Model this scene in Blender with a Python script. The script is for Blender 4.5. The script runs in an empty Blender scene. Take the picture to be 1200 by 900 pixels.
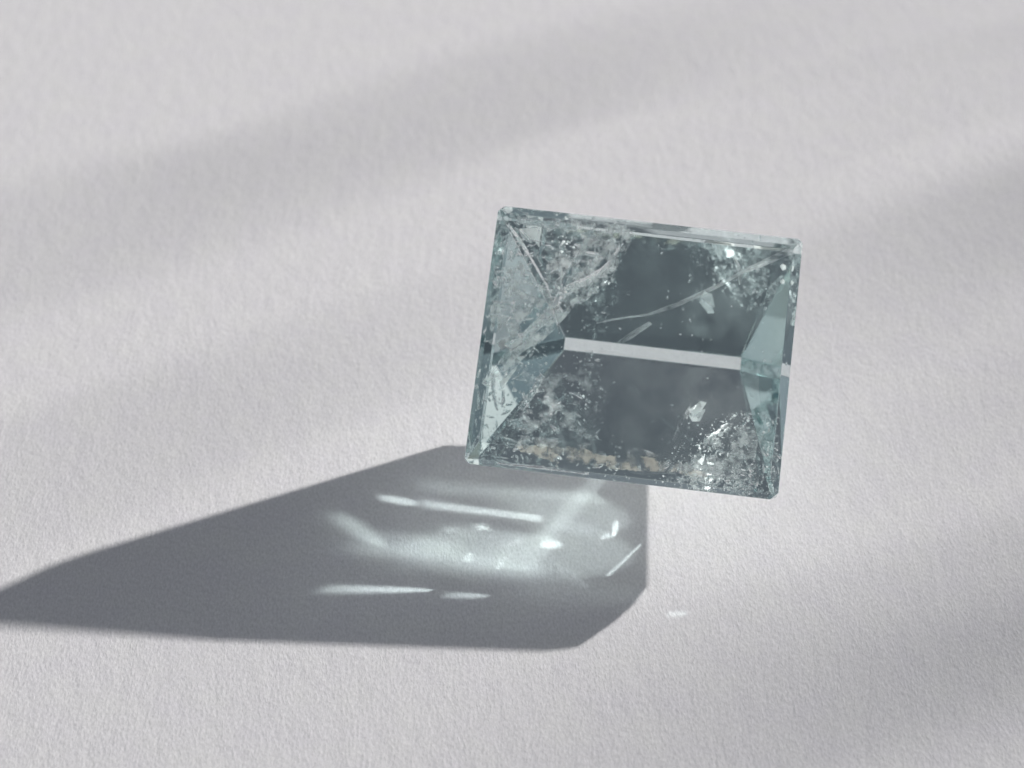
import bpy, bmesh, math, random
from mathutils import Vector, Matrix, noise

U = 0.016            # one gem length in metres
scene = bpy.context.scene
col = scene.collection

# ------------------------------------------------------------------ camera
EL, DIST, FOC = 0.694, math.exp(2.039) * U, 2521.0
cam = bpy.data.cameras.new('camera')
cam.sensor_width = 36.0
cam.lens = 36.0 * FOC / 1200.0
cam.clip_start, cam.clip_end = 0.002, 50.0
cam_ob = bpy.data.objects.new('camera', cam)
cam_ob.location = (0, -DIST * math.cos(EL), DIST * math.sin(EL))
cam_ob.rotation_euler = (math.pi / 2 - EL, 0, 0)
col.objects.link(cam_ob)
scene.camera = cam_ob
cam.dof.use_dof = True
cam.dof.focus_distance = 6.75 * U
cam.dof.aperture_fstop = 60.0

# ------------------------------------------------------------------ sky and sun
SUN_AZ, SUN_EL = 0.533, 0.394
to_sun = Vector((math.cos(SUN_AZ) * math.cos(SUN_EL), math.sin(SUN_AZ) * math.cos(SUN_EL), math.sin(SUN_EL)))
world = bpy.data.worlds.new('World')
scene.world = world
world.use_nodes = True
wn = world.node_tree
wn.nodes.clear()
sky = wn.nodes.new('ShaderNodeTexSky')
sky.sky_type = 'NISHITA'
sky.sun_disc = False
sky.sun_elevation = SUN_EL
sky.sun_rotation = math.pi / 2 - SUN_AZ
sky.dust_density = 0.6
hs = wn.nodes.new('ShaderNodeHueSaturation')
hs.inputs['Saturation'].default_value = 0.28
bg = wn.nodes.new('ShaderNodeBackground')
bg.inputs['Strength'].default_value = 0.065
out = wn.nodes.new('ShaderNodeOutputWorld')
wn.links.new(sky.outputs[0], hs.inputs['Color'])
wn.links.new(hs.outputs[0], bg.inputs['Color'])
wn.links.new(bg.outputs[0], out.inputs['Surface'])

sun = bpy.data.lights.new('sun', 'SUN')
sun.energy = 5.0
sun.angle = math.radians(1.3)
sun.color = (1.0, 0.972, 0.935)
sun_ob = bpy.data.objects.new('sun', sun)
sun_ob.rotation_euler = to_sun.to_track_quat('Z', 'Y').to_euler()
sun_ob.location = to_sun * 2
col.objects.link(sun_ob)

scene.view_settings.view_transform = 'Standard'
scene.view_settings.look = 'None'
scene.view_settings.exposure = 0.06
scene.view_settings.gamma = 1.0
scene.view_settings.use_curve_mapping = False
scene.cycles.max_bounces = 24
scene.cycles.transmission_bounces = 24
scene.cycles.glossy_bounces = 16
scene.cycles.transparent_max_bounces = 32
scene.cycles.sample_clamp_indirect = 6.0

# ------------------------------------------------------------------ helpers
def mat(name):
    m = bpy.data.materials.new(name)
    m.use_nodes = True
    nt = m.node_tree
    nt.nodes.clear()
    o = nt.nodes.new('ShaderNodeOutputMaterial')
    return m, nt, o

def obj(name, bm, m, parent=None, smooth=False):
    me = bpy.data.meshes.new(name)
    bm.to_mesh(me)
    bm.free()
    me.materials.append(m)
    if smooth:
        for p in me.polygons:
            p.use_smooth = True
    o = bpy.data.objects.new(name, me)
    col.objects.link(o)
    if parent:
        o.parent = parent
    return o

# ------------------------------------------------------------------ pixel helpers (photo pixels, 1200 x 900)
CAM = Vector(cam_ob.location)
FW = -CAM.normalized()
RT = Vector((1, 0, 0))
UP = RT.cross(FW)
def ray(px, py):
    return (FW * FOC + RT * (px - 600) + UP * (450 - py)).normalized()
def ground(px, py):
    d = ray(px, py)
    return CAM + d * (-CAM.z / d.z)

# ------------------------------------------------------------------ paper
mp, nt, o = mat('paper')
N, K = nt.nodes.new, nt.links.new
tc = N('ShaderNodeTexCoord')
def noise_tex(scale, detail, stretch=(1, 1, 1), rough=0.55):
    mpn = N('ShaderNodeMapping')
    mpn.inputs['Scale'].default_value = stretch
    mpn.inputs['Rotation'].default_value = (0, 0, 0.15)
    K(tc.outputs['Object'], mpn.inputs['Vector'])
    t = N('ShaderNodeTexNoise')
    t.inputs['Scale'].default_value = scale
    t.inputs['Detail'].default_value = detail
    t.inputs['Roughness'].default_value = rough
    K(mpn.outputs[0], t.inputs['Vector'])
    return t
b = N('ShaderNodeBsdfPrincipled')
b.inputs['Roughness'].default_value = 0.95
b.inputs['Specular IOR Level'].default_value = 0.15
tone = noise_tex(420, 3)
ramp = N('ShaderNodeValToRGB')
ramp.color_ramp.elements[0].position, ramp.color_ramp.elements[1].position = 0.3, 0.7
ramp.color_ramp.elements[0].color = (0.765, 0.752, 0.785, 1)
ramp.color_ramp.elements[1].color = (0.785, 0.778, 0.79, 1)
K(tone.outputs['Fac'], ramp.inputs[0])
fib = noise_tex(8200, 2, (1.0, 0.5, 1.0), 0.6)
fr = N('ShaderNodeMapRange')
fr.inputs['From Min'].default_value, fr.inputs['From Max'].default_value = 0.3, 0.7
fr.inputs['To Min'].default_value, fr.inputs['To Max'].default_value = 0.87, 1.06
K(fib.outputs['Fac'], fr.inputs['Value'])
mul = N('ShaderNodeVectorMath'); mul.operation = 'SCALE'
K(ramp.outputs[0], mul.inputs[0]); K(fr.outputs[0], mul.inputs['Scale'])
K(mul.outputs[0], b.inputs['Base Color'])
fine = noise_tex(7000, 3, (1.0, 0.45, 1.0))
mid = noise_tex(2600, 2, (1.0, 0.4, 1.0))
broad = noise_tex(1000, 2, (1.0, 0.5, 1.0))
bp3 = N('ShaderNodeBump'); bp3.inputs['Strength'].default_value = 1.0; bp3.inputs['Distance'].default_value = 0.000032
K(broad.outputs['Fac'], bp3.inputs['Height'])
bp1 = N('ShaderNodeBump'); bp1.inputs['Strength'].default_value = 1.0; bp1.inputs['Distance'].default_value = 0.000023
bp2 = N('ShaderNodeBump'); bp2.inputs['Strength'].default_value = 1.0; bp2.inputs['Distance'].default_value = 0.000016
K(mid.outputs['Fac'], bp2.inputs['Height'])
K(bp3.outputs[0], bp2.inputs['Normal'])
K(fine.outputs['Fac'], bp1.inputs['Height'])
K(bp2.outputs[0], bp1.inputs['Normal'])
K(bp1.outputs[0], b.inputs['Normal'])
K(b.outputs[0], o.inputs['Surface'])
bm = bmesh.new()
bmesh.ops.create_grid(bm, x_segments=8, y_segments=8, size=1.6)
paper = obj('paper', bm, mp)
paper['kind'] = 'structure'

# ------------------------------------------------------------------ gemstone
W, DEP, K0, K1, KY, GIR, CRO = 0.873, 0.43, -0.24, 0.357, 0.087, 0.115, 0.019
gem = bpy.data.objects.new('gemstone', None)
col.objects.link(gem)

def cut(bm, p, n):
    """grind one flat facet: keep the half space behind the plane"""
    g = bm.verts[:] + bm.edges[:] + bm.faces[:]
    r = bmesh.ops.bisect_plane(bm, geom=g, dist=1e-7, plane_co=p, plane_no=n, clear_outer=True)
    e = [x for x in r['geom_cut'] if isinstance(x, bmesh.types.BMEdge)]
    if e:
        bmesh.ops.contextual_create(bm, geom=e)

bm = bmesh.new()
bmesh.ops.create_cube(bm, size=2)
TZ = GIR + CRO
H = W / 2
facets = [((0.5, 0, 0), (1, 0, 0)), ((-0.5, 0, GIR), (-1, 0, -0.22)), ((0, H, GIR), (0, 1, -0.15)), ((0, -H, GIR), (0, -1, -0.35)),
          ((0, 0, TZ), (0, 0, 1)), ((0, 0, -DEP), (0, 0, -1))]
def side(axis, sign, half, z0, off, z1):
    """facet from the girdle line (sign*half, z0) to the line (off, z1)"""
    d = (off - sign * half, z1 - z0)
    n = (abs(d[1]) * sign, 0)
    nz = abs(d[0]) * (1 if z1 > z0 else -1)
    P = [0, 0, z0]; P[axis] = sign * half
    N = [0, 0, nz]; N[axis] = n[0]
    return tuple(P), tuple(N)
KW = 0.021
facets += [side(0, -1, 0.5, 0, K0, -DEP), side(0, 1, 0.5, 0, K1, -DEP),
           side(1, 1, H, 0, KY + KW, -DEP), side(1, -1, H, 0, KY - KW, -DEP),
           side(0, -1, 0.5, GIR, -0.5 + 0.04, TZ), side(0, 1, 0.5, GIR, 0.5 - 0.03, TZ),
           side(1, 1, H, GIR, H - 0.045, TZ), side(1, -1, H, GIR, -H + 0.07, TZ)]
for cx, cy, c_ in ((-1, 1, 0.022), (1, 1, 0.016), (1, -1, 0.024), (-1, -1, 0.018)):   # blunt corners of the outline
    facets.append(((cx * (0.5 - c_ / 2), cy * (H - c_ / 2), 0), (cx, cy, 0)))
for p, n in facets:
    cut(bm, Vector(p), Vector(n).normalized())
ridge = [e for e in bm.edges if min(v.co.z for v in e.verts) < -DEP + 0.01 and max(v.co.z for v in e.verts) > -0.02 and max(v.co.x for v in e.verts) < 0]
ridge_bevel = bmesh.ops.bevel(bm, geom=ridge, offset=0.005, segments=1, affect='EDGES', clamp_overlap=True)   # left-end ridges, their bright reflection put into whitish frosting
for f in ridge_bevel['faces']:
    f.material_index = 1
bmesh.ops.bevel(bm, geom=[e for e in bm.edges if e.calc_length() > 0.03], offset=0.003, segments=1, affect='EDGES', clamp_overlap=True)
bmesh.ops.recalc_face_normals(bm, faces=bm.faces[:])
for v in bm.verts:
    v.co *= U
mg, nt, o = mat('gem_crystal')
gl = nt.nodes.new('ShaderNodeBsdfGlass')
gl.inputs['IOR'].default_value = 1.577
gl.inputs['Roughness'].default_value = 0.0
gl.inputs['Color'].default_value = (1, 1, 1, 1)
va = nt.nodes.new('ShaderNodeVolumeAbsorption')
va.inputs['Color'].default_value = (0.48, 0.68, 0.69, 1)
va.inputs['Density'].default_value = 48.0
nt.links.new(gl.outputs[0], o.inputs['Surface'])
nt.links.new(va.outputs[0], o.inputs['Volume'])
mw_, nt, o = mat('whitened_ridge')
g1 = nt.nodes.new('ShaderNodeBsdfGlass'); g1.inputs['IOR'].default_value = 1.577; g1.inputs['Roughness'].default_value = 0.35
d1 = nt.nodes.new('ShaderNodeBsdfTranslucent'); d1.inputs['Color'].default_value = (0.9, 0.93, 0.93, 1)
x1 = nt.nodes.new('ShaderNodeMixShader'); x1.inputs[0].default_value = 0.6
nt.links.new(g1.outputs[0], x1.inputs[1]); nt.links.new(d1.outputs[0], x1.inputs[2]); nt.links.new(x1.outputs[0], o.inputs['Surface'])
va1 = nt.nodes.new('ShaderNodeVolumeAbsorption')
va1.inputs['Color'].default_value = va.inputs['Color'].default_value; va1.inputs['Density'].default_value = va.inputs['Density'].default_value
nt.links.new(va1.outputs[0], o.inputs['Volume'])
body = obj('crystal_body', bm, mg, gem)
body.data.materials.append(mw_)
gem['label'] = 'pale blue rectangular cut gemstone with cracks inside, tilted above its own shadow on white paper'
gem['category'] = 'gemstone'
R = Matrix.Rotation(math.hypot(0.62, 0.026), 4, Vector((0.62, -0.026, 0)).normalized()) @ Matrix.Rotation(-0.134, 4, "Z")
gem.matrix_world = R
zmin = min((R @ v.co).z for v in body.data.vertices)
gem.location = (0.400 * U, -0.447 * U, 0.146 * U - zmin)

bpy.context.view_layer.update()
MW = gem.matrix_world.copy()
MI = MW.inverted()

# ------------------------------------------------------------------ lump that props the stone
mt, nt, o = mat('putty')
b = nt.nodes.new('ShaderNodeBsdfPrincipled')
b.inputs['Base Color'].default_value = (0.7, 0.7, 0.68, 1)
b.inputs['Roughness'].default_value = 0.7
nt.links.new(b.outputs[0], o.inputs['Surface'])
PY = KY - KW - 0.05
keel_pt = MW @ (Vector((0.25, PY, -DEP * (H + PY) / (H + KY - KW))) * U)
bm = bmesh.new()
bmesh.ops.create_icosphere(bm, subdivisions=3, radius=1)
hz = keel_pt.z + 0.001 * U
for v in bm.verts:
    k = 1 + 0.18 * noise.noise(v.co * 1.7)
    sq = 1.0 - 0.25 * max(0, v.co.z)
    v.co = Vector((v.co.x * 0.05 * U * k * sq, v.co.y * 0.04 * U * k * sq, (v.co.z * 0.5 + 0.5) * hz))
    v.co.z = max(v.co.z, 0)
put = obj('putty_lump', bm, mt, None, True)
put.location = (keel_pt.x, keel_pt.y, 0)
put['label'] = 'small pale putty lump under the keel of the gemstone'
put['category'] = 'putty'

# ------------------------------------------------------------------ flaws inside the stone
rnd = random.Random(7)
def inside(px, py, dep):
    """local point (gem units) that shows at a photo pixel, 'dep' below the table, after refraction"""
    n = (MW.to_3x3() @ Vector((0, 0, 1))).normalized()
    p0 = MW @ (Vector((0, 0, TZ)) * U)
    d = ray(px, py)
    h = CAM + d * ((p0 - CAM).dot(n) / d.dot(n))
    eta = 1 / 1.577
    ci = -d.dot(n)
    t = d * eta + n * (eta * ci - math.sqrt(1 - eta * eta * (1 - ci * ci)))
    q = h + t * (dep * U / -t.dot(n))
    return (MI @ q) / U
PL = [(Vector(p), Vector(n).normalized()) for p, n in facets]
def clear(p, margin=0.012):
    return min((-(p - q).dot(n)) for q, n in PL) > margin
def pull_in(p, margin=0.012):
    for _ in range(12):
        worst = max(PL, key=lambda f: (p - f[0]).dot(f[1]))
        e = (p - worst[0]).dot(worst[1]) + margin
        if e <= 0:
            break
        p = p - worst[1] * e
    return p

def flaw_mat(name, colr, amount, rough, scale, lo, hi, diffuse=0.0):
    """partly see-through silvery film: air in a healed crack"""
    m, nt, o = mat(name)
    N, K = nt.nodes.new, nt.links.new
    tr = N('ShaderNodeBsdfTransparent')
    gl = N('ShaderNodeBsdfGlossy')
    gl.inputs['Color'].default_value = colr
    gl.inputs['Roughness'].default_value = rough
    df = N('ShaderNodeBsdfTranslucent'); df.inputs['Color'].default_value = colr
    mx0 = N('ShaderNodeMixShader'); mx0.inputs[0].default_value = diffuse
    dd = N('ShaderNodeBsdfDiffuse'); dd.inputs['Color'].default_value = colr
    ad = N('ShaderNodeMixShader'); K(df.outputs[0], ad.inputs[1]); K(dd.outputs[0], ad.inputs[2])
    K(gl.outputs[0], mx0.inputs[1]); K(ad.outputs[0], mx0.inputs[2])
    tc = N('ShaderNodeTexCoord')
    nz = N('ShaderNodeTexNoise'); nz.inputs['Scale'].default_value = scale; nz.inputs['Detail'].default_value = 5
    K(tc.outputs['Object'], nz.inputs['Vector'])
    mr = N('ShaderNodeMapRange')
    mr.inputs['From Min'].default_value = lo; mr.inputs['From Max'].default_value = hi
    mr.inputs['To Max'].default_value = amount
    K(nz.outputs['Fac'], mr.inputs['Value'])
    mx = N('ShaderNodeMixShader')
    K(mr.outputs[0], mx.inputs[0]); K(tr.outputs[0], mx.inputs[1]); K(mx0.outputs[0], mx.inputs[2])
    K(mx.outputs[0], o.inputs['Surface'])
    return m
M_veil = flaw_mat('veil_film', (0.88, 0.96, 0.96, 1), 0.6, 0.25, 900, 0.30, 0.70, 0.6)
M_frost = flaw_mat('frost_film', (0.93, 0.97, 0.97, 1), 0.85, 0.15, 1700, 0.44, 0.62, 0.5)
M_warm_reflect = flaw_mat('warm_reflection_film', (0.86, 0.79, 0.69, 1), 0.62, 0.3, 1500, 0.42, 0.62, 0.75)
M_haze = flaw_mat('haze_film', (0.8, 0.85, 0.85, 1), 0.15, 0.5, 450, 0.36, 0.72, 0.8)
M_wisp = flaw_mat('wisp_film', (0.95, 0.98, 0.98, 1), 0.6, 0.08, 1100, 0.52, 0.70, 0.4)
M_bright = flaw_mat('bright_film', (0.97, 1.0, 1.0, 1), 1.0, 0.15, 900, 0.1, 0.4, 0.5)

M_air, nt, o = mat('air_gap')
g_ = nt.nodes.new('ShaderNodeBsdfGlass')
g_.inputs['IOR'].default_value = 1 / 1.577
g_.inputs['Roughness'].default_value = 0.0
nt.links.new(g_.outputs[0], o.inputs['Surface'])

def path(pts, f):
    f *= len(pts) - 1
    k = min(int(f), len(pts) - 2); f -= k
    return (pts[k][0] + (pts[k + 1][0] - pts[k][0]) * f, pts[k][1] + (pts[k + 1][1] - pts[k][1]) * f)

def sheet(name, pts, pts2, d0, d1, m, nu=40, nv=8, wob=0.01, fine=0.0, seed=0, gap=0.0):
    """crumpled crack surface between two lines of photo pixels at depths d0 and d1"""
    bm = bmesh.new()
    layers = []
    for side_ in ((-1, 1) if gap else (0,)):
        grid = []
        for i in range(nu + 1):
            A, B = path(pts, i / nu), path(pts2, i / nu)
            row = []
            for j in range(nv + 1):
                g = j / nv
                a = inside(A[0] + (B[0] - A[0]) * g, A[1] + (B[1] - A[1]) * g, d0 + (d1 - d0) * g)
                w = noise.noise_vector(a * 9 + Vector((seed, 0, 0))) * wob + noise.noise_vector(a * 34 + Vector((seed, 5, 0))) * wob * 0.3
                w += noise.noise_vector(a * 95 + Vector((seed, side_ * 3, 9))) * fine
                rim = min(i, nu - i, j, nv - j)
                w += Vector((0, 0, side_ * gap * (0.08 if rim == 0 else 1)))
                row.append(bm.verts.new(pull_in(a + w, 0.008) * U))
            grid.append(row)
        layers.append(grid)
        for i in range(nu):
            for j in range(nv):
                q = (grid[i][j], grid[i + 1][j], grid[i + 1][j + 1], grid[i][j + 1])
                bm.faces.new(q if side_ >= 0 else q[::-1])
    if gap:
        a, b = layers
        ring = [(i, 0) for i in range(nu)] + [(nu, j) for j in range(nv)] + [(i, nv) for i in range(nu, 0, -1)] + [(0, j) for j in range(nv, 0, -1)]
        for k in range(len(ring)):
            p, q = ring[k], ring[(k + 1) % len(ring)]
            bm.faces.new((a[p[0]][p[1]], a[q[0]][q[1]], b[q[0]][q[1]], b[p[0]][p[1]]))
        bmesh.ops.recalc_face_normals(bm, faces=bm.faces[:])
    return obj(name, bm, m, gem, True)

def bubbles(name, n, pick, size, seed=1, stretch=2.5):
    """tiny uneven air pockets"""
    r = random.Random(seed)
    tmp = bmesh.new()
    bmesh.ops.create_icosphere(tmp, subdivisions=2, radius=1)
    base = [v.co.copy() for v in tmp.verts]
    tri = [[v.index for v in f.verts] for f in tmp.faces]
    tmp.free()
    bm = bmesh.new()
    done = tries = 0
    while done < n and tries < n * 30:
        tries += 1
        c = pick(r)
        s_ = size * min(2.4, r.lognormvariate(0, 0.7))
        if c is None or not clear(c, s_ * 1.6):
            continue
        q = Matrix.Rotation(r.uniform(0, 6.28), 3, Vector((r.gauss(0, 1), r.gauss(0, 1), r.gauss(0, 1))).normalized())
        k = r.uniform(1, stretch)
        off = Vector((r.uniform(0, 99), r.uniform(0, 99), 0))
        vs = []
        for v in base:
            w = v * (1 + 0.45 * noise.noise(v * 1.6 + off))
            w = q @ Vector((w.x * k, w.y, w.z * r.uniform(0.5, 0.55)))
            vs.append(bm.verts.new(pull_in(c + w * s_, 0.004) * U))
        for t in tri:
            bm.faces.new([vs[i] for i in t])
        done += 1
    o = obj(name, bm, M_air, gem, True)
    o['kind'] = 'stuff'
    return o

def flakes(name, n, pick, size, m, flat=None, seed=1):
    """scatter of tiny irregular crack facets"""
    r = random.Random(seed)
    bm = bmesh.new()
    done = tries = 0
    while done < n and tries < n * 30:
        tries += 1
        c = pick(r)
        if c is None or not clear(c, 0.02):
            continue
        a = Vector((r.gauss(0, 1), r.gauss(0, 1), r.gauss(0, 1)))
        if flat is not None:
            a = flat + a * 0.35
        a.normalize()
        u = a.orthogonal().normalized()
        u = Matrix.Rotation(r.uniform(0, 6.28), 3, a) @ u
        v = a.cross(u)
        s = size * r.lognormvariate(0, 0.5)
        k = r.choice((4, 5, 5, 6))
        el = r.uniform(0.35, 1)
        vs = []
        for q in range(k):
            t = 6.283 * q / k + r.uniform(-0.4, 0.4)
            rr = s * r.uniform(0.55, 1.2)
            p = c + u * math.cos(t) * rr + v * math.sin(t) * rr * el + a * r.uniform(-0.15, 0.15) * s
            vs.append(bm.verts.new(pull_in(p) * U))
        bm.faces.new(vs)
        done += 1
    bmesh.ops.triangulate(bm, faces=bm.faces[:])
    o = obj(name, bm, m, gem)
    o['kind'] = 'stuff'
    return o

def max_depth(x, y):
    d = 0.02
    while d < 0.56 and clear(inside(x, y, d), 0.0):
        d += 0.01
    return d

def in_poly(poly, f0, f1):
    """points seen inside a pixel outline, between the fractions f0 and f1 of the way down to the far facet"""
    xs = [p[0] for p in poly]; ys = [p[1] for p in poly]
    def pick(r):
        for _ in range(50):
            x, y = r.uniform(min(xs), max(xs)), r.uniform(min(ys), max(ys))
            c = False
            j = len(poly) - 1
            for i in range(len(poly)):
                if (poly[i][1] > y) != (poly[j][1] > y) and x < (poly[j][0] - poly[i][0]) * (y - poly[i][1]) / (poly[j][1] - poly[i][1]) + poly[i][0]:
                    c = not c
                j = i
            if c:
                return inside(x, y, max_depth(x, y) * r.uniform(f0, f1))
        return None
    return pick

# the long thin veil that sweeps across the upper half, and its short branches
sheet('healed_crack', [(938, 294), (905, 308), (870, 322), (835, 342), (800, 358), (760, 370), (700, 380)],
      [(938, 284), (905, 299), (875, 313), (838, 335), (800, 353), (760, 367), (700, 378)], 0.03, 0.08, M_veil, 60, 10, 0.006)
sheet('healed_crack', [(858, 300), (864, 318), (866, 334)], [(861, 298), (871, 318), (868, 334)], 0.04, 0.10, M_veil, 16, 6, 0.003, seed=2)
sheet('healed_crack', [(760, 376), (738, 390), (722, 402)], [(764, 380), (742, 396), (722, 406)], 0.03, 0.08, M_veil, 16, 5, 0.003, seed=3)
sheet('healed_crack', [(690, 408), (790, 424), (886, 436)], [(680, 540), (790, 552), (905, 560)], 0.14, 0.10, M_haze, 30, 20, 0.02, seed=9)
# crumpled cracks through the upper left corner
sheet('crack', [(588, 252), (604, 278), (622, 306), (640, 336), (650, 366), (654, 392)], [(591, 252), (608, 278), (626, 306), (643, 336), (652, 366), (655, 392)], 0.02, 0.08, M_air, 70, 8, 0.006, 0.0015, 4, 0.003)
sheet('crack', [(735, 264), (730, 290), (716, 314), (690, 330), (660, 350), (640, 378), (600, 412)], [(733, 264), (725, 290), (710, 310), (684, 324), (655, 343), (633, 372), (590, 406)], 0.05, 0.11, M_air, 110, 10, 0.010, 0.002, 6, 0.003)
sheet('crack', [(690, 268), (676, 296), (662, 322), (652, 350)], [(697, 268), (684, 298), (667, 326), (655, 352)], 0.06, 0.12, M_air, 60, 10, 0.010, 0.002, 21, 0.003)
sheet('crack', [(628, 300), (634, 286), (638, 264)], [(631, 302), (638, 288), (642, 264)], 0.05, 0.10, M_air, 40, 8, 0.006, 0.0015, 22, 0.003)
sheet('crack', [(604, 256), (640, 260), (676, 264)], [(604, 261), (640, 266), (676, 271)], 0.012, 0.03, M_air, 90, 8, 0.006, 0.002, 8, 0.002)
sheet('wisp', [(660, 258), (700, 264), (738, 268)], [(640, 345), (676, 340), (716, 322)], 0.06, 0.12, M_frost, 60, 50, 0.03, 0.006, 5)
sheet('wisp', [(600, 280), (622, 320), (646, 360)], [(576, 400), (596, 425), (640, 392)], 0.06, 0.12, M_frost, 60, 50, 0.03, 0.006, 7)
sheet('wisp', [(728, 268), (704, 318), (660, 346), (600, 400), (566, 450)], [(742, 276), (720, 330), (676, 356), (624, 410), (584, 460)], 0.04, 0.09, M_frost, 90, 16, 0.012, 0.004, 23)
sheet('warm_reflection', [(604, 524), (650, 521), (700, 530), (760, 536), (830, 552)], [(604, 526), (650, 538), (700, 543), (760, 551), (830, 556)], 0.035, 0.06, M_warm_reflect, 90, 10, 0.012, 0.005, 31)  # warm beige sheet imitating the reflection of sunlit paper
# finer crumple along the lower rim and beside the lower left facet edge
sheet('crack', [(580, 540), (640, 547), (690, 552)], [(581, 545), (640, 552), (690, 558)], 0.02, 0.04, M_air, 80, 8, 0.006, 0.002, 14, 0.002)
sheet('crack', [(634, 436), (622, 454), (606, 478)], [(639, 440), (628, 458), (612, 483)], 0.28, 0.30, M_air, 50, 8, 0.008, 0.002, 15, 0.003)
sheet('wisp', [(610, 420), (660, 425), (706, 430)], [(604, 500), (660, 508), (708, 512)], 0.22, 0.16, M_wisp, 60, 50, 0.03, 0.006, 18)
sheet('wisp', [(610, 512), (700, 522), (860, 544)], [(600, 524), (700, 535), (860, 556)], 0.05, 0.07, M_wisp, 120, 10, 0.012, 0.004, 16)
sheet('wisp', [(812, 470), (796, 496), (786, 520)], [(820, 470), (801, 498), (790, 522)], 0.2, 0.22, M_wisp, 40, 8, 0.006, 0.003, 24)
UL = [(592, 258), (735, 270), (720, 320), (668, 345), (648, 390), (610, 415), (590, 400), (584, 330)]
bubbles('air_pockets', 190, in_poly(UL, 0.2, 0.97), 0.0034, 11, 5.0)
bubbles('air_pockets', 55, in_poly([(610, 405), (712, 412), (712, 510), (600, 510)], 0.8, 0.98), 0.0028, 12, 5.0)
bubbles('air_pockets', 75, in_poly([(798, 560), (826, 510), (850, 482), (890, 478), (905, 575), (840, 572)], 0.6, 0.985), 0.0026, 13, 4.0)
bubbles('air_pockets', 130, in_poly([(575, 515), (760, 538), (900, 552), (900, 578), (560, 545)], 0.3, 0.95), 0.0028, 14, 3.0)
bubbles('air_pockets', 120, in_poly([(600, 265), (915, 305), (890, 560), (585, 520)], 0.75, 0.98), 0.0018, 25, 1.6)
flakes('crack_facets', 260, in_poly([(760, 552), (820, 505), (850, 482), (890, 478), (905, 575), (830, 572)], 0.8, 0.97), 0.0034, M_bright, seed=13)
sheet('wisp', [(830, 512), (852, 494), (884, 500)], [(800, 556), (850, 560), (892, 562)], 0.24, 0.12, M_frost, 60, 50, 0.03, 0.008, 37)
flakes('crack_facets', 130, in_poly(UL, 0.3, 0.95), 0.004, M_bright, seed=11)
flakes('crack_facets', 60, in_poly([(600, 400), (715, 408), (712, 510), (600, 510)], 0.8, 0.95), 0.003, M_bright, seed=17)
# single bright flakes
def flake(pts, dep, seed):
    bm = bmesh.new()
    vs = [bm.verts.new(pull_in(inside(x, y, max_depth(x, y) * dep + 0.008 * (-1) ** k)) * U) for k, (x, y) in enumerate(pts)]
    bm.faces.new(vs)
    bmesh.ops.triangulate(bm, faces=bm.faces[:])
    return obj('bright_flake', bm, M_bright, gem)
flake([(808, 480), (821, 470), (828, 472), (822, 481), (812, 488)], 0.93, 1)
flake([(808, 556), (812, 545), (826, 534), (824, 545), (814, 555)], 0.9, 2)
flake([(610, 268), (634, 266), (632, 290), (626, 282), (616, 278)], 0.8, 3)
flake([(914, 312), (917, 309), (921, 311), (921, 316), (917, 317)], 0.5, 6)
flake([(914, 330), (917, 327), (920, 329), (919, 333), (916, 333)], 0.5, 7)

# ------------------------------------------------------------------ added lamps imitating sunlight focused by the stone
# narrow area lamps aimed from the stone's lower front wall onto its shadow
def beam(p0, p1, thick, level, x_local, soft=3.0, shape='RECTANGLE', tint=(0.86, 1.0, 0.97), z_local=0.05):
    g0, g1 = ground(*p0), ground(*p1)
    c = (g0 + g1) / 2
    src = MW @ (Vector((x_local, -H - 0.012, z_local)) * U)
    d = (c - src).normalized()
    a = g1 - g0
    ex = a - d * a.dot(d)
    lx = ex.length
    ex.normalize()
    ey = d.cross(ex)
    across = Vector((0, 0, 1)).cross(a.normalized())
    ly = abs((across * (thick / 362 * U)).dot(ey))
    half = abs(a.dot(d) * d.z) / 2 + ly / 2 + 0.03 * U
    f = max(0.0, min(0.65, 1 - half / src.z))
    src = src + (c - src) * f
    L = bpy.data.lights.new('caustic_lamp', 'AREA')
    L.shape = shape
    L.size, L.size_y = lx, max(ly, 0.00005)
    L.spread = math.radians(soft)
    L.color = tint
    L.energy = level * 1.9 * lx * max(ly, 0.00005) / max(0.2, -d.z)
    ob = bpy.data.objects.new('caustic_lamp', L)
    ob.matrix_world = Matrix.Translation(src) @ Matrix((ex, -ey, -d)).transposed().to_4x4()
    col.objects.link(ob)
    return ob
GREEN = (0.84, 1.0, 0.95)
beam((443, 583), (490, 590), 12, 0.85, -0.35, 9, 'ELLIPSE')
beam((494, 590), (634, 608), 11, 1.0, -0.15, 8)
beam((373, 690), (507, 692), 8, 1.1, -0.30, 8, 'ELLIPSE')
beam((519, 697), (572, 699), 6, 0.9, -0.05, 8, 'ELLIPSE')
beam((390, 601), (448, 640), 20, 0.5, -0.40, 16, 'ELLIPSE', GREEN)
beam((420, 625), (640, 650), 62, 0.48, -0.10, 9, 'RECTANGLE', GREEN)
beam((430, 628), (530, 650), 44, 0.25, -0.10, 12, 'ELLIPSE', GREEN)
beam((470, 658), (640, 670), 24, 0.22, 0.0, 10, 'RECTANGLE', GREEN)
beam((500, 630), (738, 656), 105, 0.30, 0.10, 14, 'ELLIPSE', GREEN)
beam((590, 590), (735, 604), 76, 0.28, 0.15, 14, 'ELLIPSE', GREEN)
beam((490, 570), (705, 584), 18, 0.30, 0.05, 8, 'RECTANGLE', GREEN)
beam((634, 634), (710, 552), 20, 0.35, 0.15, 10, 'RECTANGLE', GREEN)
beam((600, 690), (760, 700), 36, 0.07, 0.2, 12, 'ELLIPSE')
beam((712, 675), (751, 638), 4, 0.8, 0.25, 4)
beam((634, 640), (658, 637), 12, 1.0, 0.05, 9, 'ELLIPSE')
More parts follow.
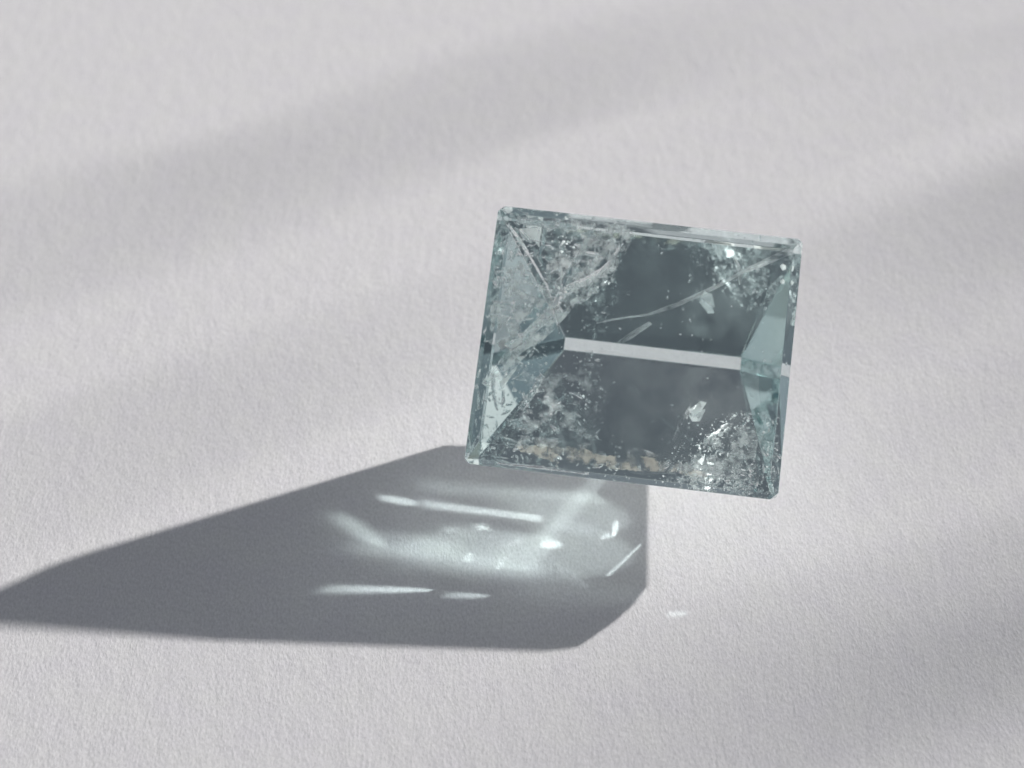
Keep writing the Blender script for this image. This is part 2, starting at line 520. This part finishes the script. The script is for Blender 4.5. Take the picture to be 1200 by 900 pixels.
beam((704, 631), (721, 625), 7, 1.1, 0.2, 7, 'ELLIPSE')
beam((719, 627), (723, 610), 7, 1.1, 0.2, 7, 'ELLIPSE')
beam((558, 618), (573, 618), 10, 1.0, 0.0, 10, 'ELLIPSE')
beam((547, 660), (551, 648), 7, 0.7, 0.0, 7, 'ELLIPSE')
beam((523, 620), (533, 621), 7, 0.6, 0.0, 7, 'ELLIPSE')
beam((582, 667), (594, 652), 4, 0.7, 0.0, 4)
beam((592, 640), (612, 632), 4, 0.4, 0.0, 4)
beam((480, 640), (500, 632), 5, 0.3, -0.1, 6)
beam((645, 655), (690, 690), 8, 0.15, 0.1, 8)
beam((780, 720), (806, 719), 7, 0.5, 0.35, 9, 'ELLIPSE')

# point lamps added inside the stone to brighten the cracks in place of sun
def glint(x, y, f, power):
    L = bpy.data.lights.new('glint_lamp', 'POINT')
    L.energy = power
    L.shadow_soft_size = 0.0
    L.color = (1.0, 0.98, 0.95)
    ob = bpy.data.objects.new('glint_lamp', L)
    ob.location = MW @ (inside(x, y, max_depth(x, y) * f) * U)
    col.objects.link(ob)
glint(668, 296, 0.75, 1.5e-4)
glint(835, 490, 0.6, 3e-4)
glint(640, 470, 0.3, 1.6e-4)
glint(905, 325, 0.2, 0.6e-4)

# ------------------------------------------------------------------ unseen blades added between sun and paper to cast the soft bands
mgr, nt, o = mat('shadow_blade_dark')
b = nt.nodes.new('ShaderNodeBsdfPrincipled')
b.inputs['Base Color'].default_value = (0.10, 0.11, 0.05, 1)
b.inputs['Roughness'].default_value = 0.6
nt.links.new(b.outputs[0], o.inputs['Surface'])
along = Vector((math.cos(SUN_AZ), math.sin(SUN_AZ), 0))
lat = Vector((-math.sin(SUN_AZ), math.cos(SUN_AZ), 0))
blade_group = bpy.data.objects.new('shadow_blades', None)
col.objects.link(blade_group)
blade_group['label'] = 'tall thin blades added out of view towards the sun to cast soft bands'
blade_group['category'] = 'grass'  # no real grass, blades added only to cast the soft bands
def blade(pts, widths, rng):
    """added blade whose soft shadow runs through the photo pixels pts"""
    sp = []
    for (x, y) in pts:
        g = ground(x, y)
        sp.append((g.dot(along), g.dot(lat)))
    rows = [(rng, sp[0][1] + (sp[0][1] - sp[1][1]) * 0.5, 0.0, 0.0006)]
    for (s_, t_), w in zip(sp, widths):
        rows.append((rng, t_, (rng - s_) * math.tan(SUN_EL), w))
    bm = bmesh.new()
    fine = []
    for k in range(len(rows) - 1):
        for q in range(6):
            f = q / 6
            fine.append([rows[k][i] + (rows[k + 1][i] - rows[k][i]) * f for i in range(4)])
    fine.append(list(rows[-1]))
    prev = None
    for r_, t_, h_, w_ in fine:
        c = along * r_ + lat * t_ + Vector((0, 0, h_))
        vs = [bm.verts.new(c + lat * (-w_ / 2)), bm.verts.new(c + along * (-w_ * 0.15)), bm.verts.new(c + lat * (w_ / 2)), bm.verts.new(c + along * (w_ * 0.1))]
        if prev:
            for i in range(4):
                bm.faces.new((prev[i], prev[(i + 1) % 4], vs[(i + 1) % 4], vs[i]))
        prev = vs
    bmesh.ops.recalc_face_normals(bm, faces=bm.faces[:])
    return obj('blade', bm, mgr, blade_group, True)
mm = 0.001
blade([(1250, -10), (720, 70), (520, 130), (330, 205), (150, 258), (-60, 300)], [0.6 * mm, 1.6 * mm, 2.8 * mm, 1.2 * mm, 2.6 * mm, 4.2 * mm], 0.55)
blade([(900, 270), (330, 445), (160, 520), (-40, 580)], [0.3 * mm, 1.4 * mm, 1.8 * mm, 2.2 * mm], 0.45)
blade([(1260, 235), (1060, 310), (960, 370), (860, 420)], [3.8 * mm, 3.0 * mm, 1.4 * mm, 0.3 * mm], 0.55)
blade([(1260, 440), (1080, 480), (960, 530)], [2.8 * mm, 1.8 * mm, 0.3 * mm], 0.6)
blade([(1260, 690), (1000, 765), (820, 830), (650, 900)], [3.4 * mm, 3.6 * mm, 2.6 * mm, 1.0 * mm], 0.55)
blade([(1260, 870), (1000, 930), (700, 990)], [4.4 * mm, 4.0 * mm, 3.0 * mm], 0.7)
blade([(900, 700), (500, 800), (200, 860), (-50, 900)], [0.6 * mm, 1.8 * mm, 2.6 * mm, 2.8 * mm], 0.75)
blade([(1260, 60), (1000, 120), (800, 190)], [1.2 * mm, 0.8 * mm, 0.3 * mm], 0.5)
